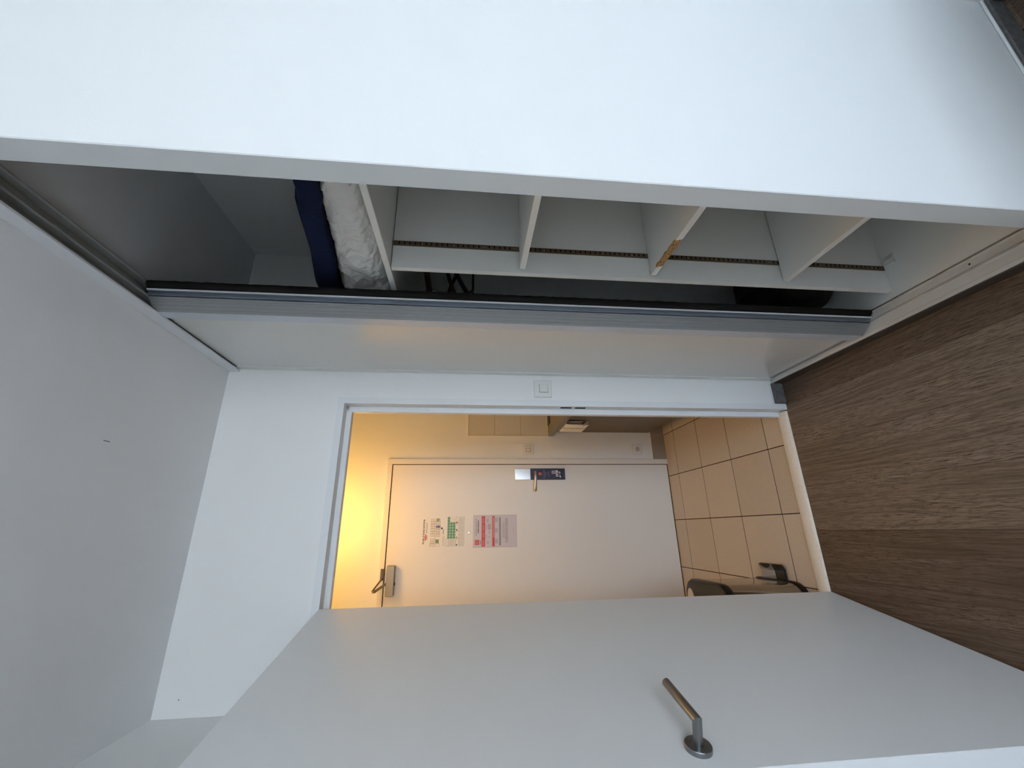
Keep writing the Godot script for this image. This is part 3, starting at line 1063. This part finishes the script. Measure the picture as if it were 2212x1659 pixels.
# ---------------------------------------------------------------- entrance door wall
func build_entrance() -> void:
	var p: Material = M.entrance_paint
	var z0 := ZE
	var d := Node3D.new()
	d.name = "door_2"
	add_child(d)
	d.position = Vector3(-0.40, 0, z0)
	d.set_meta("kind", "structure")
	d.set_meta("label", "white entrance door with two notices")
	part("leaf", box(-0.868, 0.006, z0 - 0.05, 0.0550, 2.0465, z0 + 0.006, 0.0012), p, d)
	# frame; black strips paint in the shade of the gap round the leaf
	part("rebate", box(-0.90, 0.0, z0 - 0.118, 0.09, 2.08, z0 - 0.052), M.gap_black, d)
	part("gap_shade", box(0.0548, 0.0, z0 - 0.05, 0.0597, 2.0517, z0 + 0.0015), M.gap_black, d)
	part("gap_shade", box(-0.8727, 2.0463, z0 - 0.05, 0.0548, 2.0517, z0 + 0.0015), M.gap_black, d)
	part("gap_shade", box(-0.8727, 0.0, z0 - 0.05, 0.0548, 0.0062, z0 + 0.0015), M.gap_black, d)
	var st := begin()
	add_box(st, Vector3(0.0595, 0.0, z0 - 0.05), Vector3(0.0965, 2.085, z0 + 0.013), 0.0015)
	part("frame_side", st.commit(), p, d)
	part("frame_side", box(-0.912, 0.0, z0 - 0.05, -0.8725, 2.085, z0 + 0.013, 0.0015), p, d)
	part("frame_head", box(-0.8725, 2.0515, z0 - 0.05, 0.0595, 2.085, z0 + 0.013, 0.0015), p, d)
	part("latch_plate", box(0.0565, 1.015, z0 - 0.003, 0.0595, 1.055, z0 + 0.004), M.arm_steel, d)
	for x in [-0.105, -0.15, -0.20]:
		part("plug", turned(Vector3(x, 2.0865, z0), Vector3(0, 0, 1), [[0.0028, -0.001], [0.0024, 0.0012]], 8), M.rail_bronze, d)
	var zf := z0 + 0.006
	part("peephole", turned(Vector3(-0.409, 1.501, zf), Vector3(0, 0, 1), [[0.0075, -0.001], [0.0075, 0.002], [0.0045, 0.003], [0.004, 0.0015]], 20), M.chrome, d)
	# lock plate and lever
	part("lock_plate", box(-0.056, 0.925, zf - 0.0005, 0.024, 1.177, zf + 0.009, 0.002), M.satin_plate, d)
	var lever := []
	for e in [[-0.006, 1.030, 0.008], [-0.006, 1.030, 0.046], [-0.009, 1.030, 0.052], [-0.018, 1.031, 0.0555], [-0.05, 1.032, 0.056], [-0.09, 1.033, 0.051], [-0.118, 1.033, 0.044], [-0.130, 1.033, 0.040]]:
		lever.append(Vector3(e[0], e[1], zf + e[2]))
	part("lever", tube(lever, 0.0108, 20, true), M.satin_steel, d, "curved chrome lever")
	# door closer
	var cl := thing("door_closer", "silver door closer with folding arm at the top of the entrance door", "door closer", Vector3(-0.70, 1.975, zf))
	part("body", box(-0.788, 1.978, zf, -0.605, 2.030, zf + 0.042, 0.004), M.closer_silver, cl)
	part("spindle", turned(Vector3(-0.716, 1.976, zf + 0.030), Vector3(0, 1, 0), [[0.009, -0.004], [0.009, 0.003]], 14), M.plastic_black, cl)
	part("arm_shoe", box(-0.695, 2.052, zf + 0.0071, -0.625, 2.072, zf + 0.016, 0.002), M.arm_steel, cl)
	part("main_arm", prism([[-0.722, 2.028], [-0.712, 2.040], [-0.748, 2.0985], [-0.762, 2.0985], [-0.764, 2.0905]], 2, zf + 0.050, zf + 0.057), M.arm_steel, cl)
	part("arm_pivot", turned(Vector3(-0.718, 2.030, zf + 0.03), Vector3(0, 1, 0), [[0.009, 0.0], [0.009, 0.006], [0.006, 0.009]], 14), M.arm_steel, cl)
	part("link_arm", tube([Vector3(-0.682, 2.058, zf + 0.018), Vector3(-0.716, 2.082, zf + 0.035), Vector3(-0.754, 2.108, zf + 0.060)], 0.0055, 10), M.arm_steel, cl)
	part("elbow", turned(Vector3(-0.756, 2.100, zf + 0.046), Vector3(0, 0, 1), [[0.008, 0.0], [0.008, 0.018], [0.005, 0.021]], 14), M.closer_silver, cl)
	# notices
	var s := thing("evacuation_plan", "evacuation plan sheet with green symbols on the entrance door", "notice", Vector3(-0.40, 1.525, zf))
	part("sheet", sheet(-0.505, 1.525, -0.296, 1.823, zf + 0.0008, 0.0006), printed("plan_print", plan_image(), 0.45), s)
	var tm := TextMesh.new()
	var font := SystemFont.new()
	font.font_names = PackedStringArray(["Droid Sans"])
	font.font_weight = 700
	tm.font = font
	tm.text = "PLAN D'EVACUATION"
	tm.font_size = 48
	tm.pixel_size = 0.00033
	tm.depth = 0.0001
	var ti := local("title", tm, M.plastic_black, s, Vector3(-0.400 + 0.40, 1.8075 - 1.525, 0.0009), "black title lettering")
	ti.scale = Vector3.ONE
	local("title", tm, M.plastic_black, s, Vector3(0.0005, 1.8079 - 1.525, 0.0009))
	s = thing("tariff_sheet", "grey notice sheet with red bars below the peephole", "notice", Vector3(-0.40, 1.169, zf))
	part("sheet", sheet(-0.508, 1.169, -0.2965, 1.471, zf + 0.0008, 0.0006), printed("tariff_print", tariff_image(), 0.45), s)
	# do-not-disturb card on the lever
	s = thing("door_hanger_card", "navy door hanger card hung on the entrance door lever", "door hanger", Vector3(-0.015, 0.805, zf))
	part("card", sheet(-0.0555, 0.805, 0.0255, 1.062, zf + 0.0125, 0.0008), printed("card_print", hanger_image(), 0.4), s)
	# wall fittings beside the door
	var sw := thing("light_switch", "double light switch between entrance door and tile splashback", "light switch", Vector3(0.169, 1.033, z0))
	part("plate", box(0.128, 1.034, z0, 0.209, 1.116, z0 + 0.011, 0.002), M.plastic_white, sw)
	part("recess", box(0.1505, 1.0535, z0 + 0.008, 0.1935, 1.09, z0 + 0.0114), M.slot_dark, sw)
	part("rocker", box(0.152, 1.055, z0 + 0.008, 0.1712, 1.0885, z0 + 0.0145, 0.0015), M.plastic_white, sw)
	part("rocker", box(0.1728, 1.055, z0 + 0.008, 0.192, 1.0885, z0 + 0.0145, 0.0015), M.plastic_white, sw)
	var so := thing("wall_socket", "white wall socket low beside the entrance door", "socket", Vector3(0.172, 0.186, z0))
	part("plate", box(0.131, 0.186, z0, 0.213, 0.264, z0 + 0.009, 0.003), M.plastic_white, so)
	part("well", turned(Vector3(0.172, 0.224, z0 + 0.0092), Vector3(0, 0, 1), [[0.0205, -0.0005], [0.0205, 0.0008], [0.019, 0.0012], [0.0185, 0.0004]], 28), M.plastic_white, so)
	part("well_floor", turned(Vector3(0.172, 0.224, z0 + 0.0095), Vector3(0, 0, 1), [[0.018, 0.0], [0.018, 0.0004]], 28), M.bin_label, so)
	for e in [[-0.009, 0.0], [0.009, 0.0]]:
		part("hole", turned(Vector3(0.172 + e[0], 0.224 + e[1], z0 + 0.0097), Vector3(0, 0, 1), [[0.0032, 0.0], [0.0032, 0.0006]], 10), M.slot_dark, so)
	part("earth_pin", turned(Vector3(0.172, 0.235, z0 + 0.0097), Vector3(0, 0, 1), [[0.003, 0.0], [0.003, 0.006]], 10), M.closer_silver, so)
	# splashback tiles with a pale trim
	var sp := thing("tile_splashback", "beige tile splashback with pale trim above the counter", "tiles", Vector3(0.57, 0.918, z0))
	var yy := [0.922, 1.124, 1.321, 1.518]
	for k in 3:
		for x in [0.271, 0.473, 0.675]:
			part("tile", box(x + 0.001, yy[k] + 0.001, z0, x + 0.201, yy[k + 1] - 0.001, z0 + 0.008, 0.001), M.wall_tile, sp)
	part("joint_bed", box(0.271, 0.922, z0, 0.876, 1.518, z0 + 0.006), M.skirting_tile, sp)
	part("trim", box(0.263, 0.915, z0, 0.271, 1.524, z0 + 0.014, 0.002), M.tile_trim, sp)
	part("trim", box(0.271, 1.518, z0, 0.876, 1.524, z0 + 0.014, 0.002), M.tile_trim, sp)
	part("trim", box(0.271, 0.9155, z0, 0.876, 0.922, z0 + 0.014, 0.002), M.tile_trim, sp)
	# tiled skirting
	var b := struct("baseboard_entrance", box(0.097, 0.0, z0, 0.2845, 0.105, z0 + 0.008, 0.001), M.skirting_tile, "taupe tile skirting beside the entrance door")
	part("tile", box(0.2875, 0.0, z0, 0.60, 0.105, z0 + 0.008, 0.001), M.skirting_tile, b)
	part("caulk", box(0.097, 0.105, z0, 0.60, 0.1095, z0 + 0.005, 0.001), M.tile_trim, b)

# ---------------------------------------------------------------- vestibule furniture and lamp
func build_vestibule_things() -> void:
	# counter and its cabinet
	var c := thing("counter", "taupe worktop with a thick front edge right of the entrance door", "counter", Vector3(0.57, 0.872, -0.8))
	part("top", box(0.27, 0.872, ZE + 0.001, 0.88, 0.914, -0.30, 0.002), M.counter_taupe, c)
	var hob := part("hob", box(0.345, 0.914, ZE + 0.012, 0.80, 0.919, ZE + 0.100, 0.002), M.plastic_black, c)
	hob.name = "dark_inset"
	var cab := thing("cabinet", "dark taupe cabinet under the worktop", "cabinet", Vector3(0.58, 0.12, -0.8))
	part("body", box(0.318, 0.12, ZE + 0.011, 0.878, 0.871, -0.31, 0.001), M.cabinet_taupe, cab)
	part("door", box(0.300, 0.123, ZE + 0.012, 0.317, 0.866, -0.80, 0.0015), M.cabinet_taupe, cab)
	part("door", box(0.300, 0.123, -0.797, 0.317, 0.866, -0.312, 0.0015), M.cabinet_taupe, cab)
	part("leg", box(0.36, 0.0, ZE + 0.10, 0.40, 0.12, ZE + 0.14, 0.002), M.plastic_black, cab)
	part("leg", box(0.36, 0.0, -0.42, 0.40, 0.12, -0.38, 0.002), M.plastic_black, cab)
	part("leg", box(0.80, 0.0, ZE + 0.10, 0.84, 0.12, ZE + 0.14, 0.002), M.plastic_black, cab)
	part("leg", box(0.80, 0.0, -0.42, 0.84, 0.12, -0.38, 0.002), M.plastic_black, cab)
	# towel rail with a towel over it
	var tr := thing("towel_rail", "slim metal towel rail below the worktop edge", "towel rail", Vector3(0.285, 0.73, -0.95))
	part("bar", tube([Vector3(0.282, 0.850, -1.17), Vector3(0.282, 0.850, -0.90)], 0.005, 12), M.cabinet_taupe, tr)
	for z in [-1.165, -0.905]:
		part("bracket", box(0.279, 0.845, z - 0.004, 0.3005, 0.855, z + 0.004, 0.001), M.cabinet_taupe, tr)
	part("hook_bar", tube([Vector3(0.3005, 0.735, -0.93), Vector3(0.270, 0.735, -0.93), Vector3(0.268, 0.733, -0.81)], 0.006, 12), M.closer_silver, tr)
	var tw := thing("towel", "white folded towel hanging below the worktop edge", "towel", Vector3(0.28, 0.70, -1.03))
	for e in [[-1.145, -1.03, 0.0], [-1.026, -0.915, 0.004]]:
		var rings := []
		for k in 15:
			var t := k / 14.0
			var path: Vector2
			if t < 0.45:
				path = Vector2(0.2915, lerpf(0.74, 0.852, t / 0.45))
			elif t < 0.6:
				var a := PI * (t - 0.45) / 0.15
				path = Vector2(0.282 + cos(a) * 0.0095, 0.852 + sin(a) * 0.0095)
			else:
				path = Vector2(0.2725 - 0.006 * (t - 0.6), lerpf(0.852, 0.698 + e[2], (t - 0.6) / 0.4))
			var r := []
			var m := 12
			for j in m + 1:
				var s := float(j) / m
				r.append(Vector3(path.x + 0.0018 * sin(s * 9.0 + t * 2.0) - 0.0015, path.y, lerpf(e[0], e[1], s)))
			for j in m + 1:
				var s := 1.0 - float(j) / m
				r.append(Vector3(path.x + 0.0018 * sin(s * 9.0 + t * 2.0) + 0.0015, path.y, lerpf(e[0], e[1], s)))
			rings.append(r)
		part("fold", skin(rings), M.towel_white, tw)
	# pedal bin, mostly behind the open door
	var bin := thing("pedal_bin", "steel pedal bin with a dark lid behind the open door", "bin", Vector3(-0.77, 0.0, -0.305))
	var bx0 := -0.90
	var bx1 := -0.645
	var bz0 := -0.49
	var bz1 := -0.115
	part("base", skin([round_rect(bx0, bz0, bx1, bz1, 0.075, 0.0), round_rect(bx0 - 0.003, bz0 - 0.003, bx1 + 0.003, bz1 + 0.003, 0.078, 0.004), round_rect(bx0 - 0.003, bz0 - 0.003, bx1 + 0.003, bz1 + 0.003, 0.078, 0.024), round_rect(bx0, bz0, bx1, bz1, 0.075, 0.028)]), M.plastic_black, bin)
	part("body", skin([round_rect(bx0 + 0.003, bz0 + 0.003, bx1 - 0.003, bz1 - 0.003, 0.072, 0.0285), round_rect(bx0 + 0.003, bz0 + 0.003, bx1 - 0.003, bz1 - 0.003, 0.072, 0.35)]), M.bin_steel, bin)
	part("rim", skin([round_rect(bx0, bz0, bx1, bz1, 0.075, 0.3505), round_rect(bx0 - 0.002, bz0 - 0.002, bx1 + 0.002, bz1 + 0.002, 0.077, 0.354), round_rect(bx0 - 0.002, bz0 - 0.002, bx1 + 0.002, bz1 + 0.002, 0.077, 0.378), round_rect(bx0 + 0.004, bz0 + 0.004, bx1 - 0.004, bz1 - 0.004, 0.071, 0.387)]), M.plastic_black, bin)
	var lid := part("lid", skin([round_rect(bx0 + 0.006, bz0 + 0.006, bx1 - 0.006, bz1 - 0.006, 0.069, 0.3875), round_rect(bx0 + 0.012, bz0 + 0.012, bx1 - 0.012, bz1 - 0.012, 0.063, 0.392), round_rect(bx0 + 0.05, bz0 + 0.05, bx1 - 0.05, bz1 - 0.05, 0.03, 0.396)]), M.bin_lid, bin)
	var lab := []
	for k in 2:
		var r := []
		for j in 28:
			var a := TAU * j / 28.0
			r.append(Vector3(-0.735 + cos(a) * 0.048, 0.3962 + 0.0004 * k, -0.43 + sin(a) * 0.032))
		r.reverse()
		lab.append(r)
	part("sticker", skin(lab), M.bin_label, lid)
	var ped := part("pedal", prism([[-0.655, 0.004], [-0.598, 0.006], [-0.574, 0.020], [-0.576, 0.027], [-0.602, 0.016], [-0.655, 0.014]], 2, -0.385, -0.235), M.plastic_black, bin)
	part("pedal_plate", prism([[-0.648, 0.0145], [-0.602, 0.0165], [-0.576, 0.0275], [-0.579, 0.0315], [-0.604, 0.0205], [-0.648, 0.0185]], 2, -0.392, -0.292), M.bin_steel, ped)
	var half := []
	for k in 2:
		var r := []
		for j in 13:
			var w := PI * j / 12.0
			var q := sin(w) * 0.020
			r.append(Vector3(-0.5762 - q, 0.0305 - q * 0.42 + 0.0022 * k, -0.345 + cos(w) * 0.036))
		half.append(r)
	part("pedal_grip", skin(half), M.plastic_black, ped)
	# ceiling lamp
	var lp := thing("ceiling_lamp", "round warm white ceiling lamp of the vestibule", "lamp", Vector3(-0.32, 2.5, -0.90))
	part("base", turned(Vector3(-0.32, 2.5, -0.90), Vector3(0, -1, 0), [[0.14, 0.0], [0.14, 0.02], [0.13, 0.03]], 40), M.lamp_base, lp)
	part("diffuser", turned(Vector3(-0.32, 2.47, -0.90), Vector3(0, -1, 0), [[0.128, 0.0], [0.125, 0.03], [0.105, 0.055], [0.06, 0.068], [0.01, 0.071]], 40, true), M.lamp_glow, lp)
	var bulb := OmniLight3D.new()
	bulb.name = "lamp_light"
	bulb.light_color = Color(1.0, 0.755, 0.37)
	bulb.light_energy = 0.44
	bulb.light_size = 0.1
	bulb.omni_range = 8.0
	bulb.omni_attenuation = 2.0
	bulb.shadow_enabled = true
	lp.add_child(bulb)
	bulb.position = Vector3(0, -0.06, 0)

# ---------------------------------------------------------------- room fittings
func build_room_things() -> void:
	var sw := thing("light_switch", "white light switch on the narrow wall beside the inner doorway", "light switch", Vector3(0.2065, 1.145, 0.0))
	part("plate", box(0.167, 1.1445, 0.0, 0.246, 1.2245, 0.009, 0.002), M.plastic_white, sw)
	part("recess", box(0.1885, 1.1615, 0.0085, 0.228, 1.2015, 0.0094), M.slot_dark, sw)
	part("rocker", box(0.1895, 1.1625, 0.009, 0.227, 1.2005, 0.0128, 0.0012), M.plastic_white, sw)
	# added out of view: shades the foot of the partition, bounces window light upward
	var added_bed := thing("added_bed", "unseen white bedding on a low single frame, added to shade and bounce light", "added_bed", Vector3(0.555, 0, 3.0))
	part("base", box(0.10, 0.08, 1.98, 1.01, 0.24, 4.02, 0.006), M.cabinet_taupe, added_bed)
	for e in [[0.16, 2.04], [0.95, 2.04], [0.16, 3.96], [0.95, 3.96]]:
		part("leg", box(e[0] - 0.025, 0.0, e[1] - 0.025, e[0] + 0.025, 0.08, e[1] + 0.025, 0.003), M.plastic_black, added_bed)
	var mattress := []
	for e in [[0.03, 0.241], [0.0, 0.265], [0.0, 0.38], [0.02, 0.41], [0.05, 0.42]]:
		mattress.append(round_rect(0.09 + e[0], 1.97 + e[0], 1.015 - e[0], 4.03 - e[0], 0.07, e[1]))
	part("mattress", skin(mattress), M.white_cotton, added_bed)
	var n := FastNoiseLite.new()
	n.seed = 17
	var quilt := []
	for k in 31:
		var z := lerpf(2.0, 3.45, k / 30.0)
		var r := []
		for e in [[0.065, 0.36], [0.06, 0.42], [0.065, 0.49], [0.09, 0.525], [0.20, 0.545], [0.40, 0.553], [0.60, 0.553], [0.80, 0.545], [0.96, 0.525], [1.012, 0.49], [1.012, 0.5005], [0.80, 0.5025], [0.55, 0.5025], [0.30, 0.5025], [0.10, 0.5015], [0.086, 0.49], [0.082, 0.42], [0.082, 0.36]]:
			var wv := n.get_noise_2d(e[0] * 260.0, z * 180.0) * 0.012
			r.append(Vector3(e[0], e[1] - 0.08 + (wv if e[1] > 0.51 else 0.0), z))
		r.reverse()
		quilt.append(r)
	part("duvet", skin(quilt), M.white_cotton, added_bed)
	var pil := []
	for k in 9:
		var t := k / 8.0
		var f := sqrt(maxf(0.0, 1.0 - pow(absf(t * 2.0 - 1.0), 3.0)))
		pil.append(round_rect(0.56 - 0.30 * (0.75 + 0.25 * f), 3.75 - 0.20 * (0.7 + 0.3 * f), 0.56 + 0.30 * (0.75 + 0.25 * f), 3.75 + 0.20 * (0.7 + 0.3 * f), 0.08, 0.422 + 0.13 * t))
	part("pillow", skin(pil), M.white_cotton, added_bed)
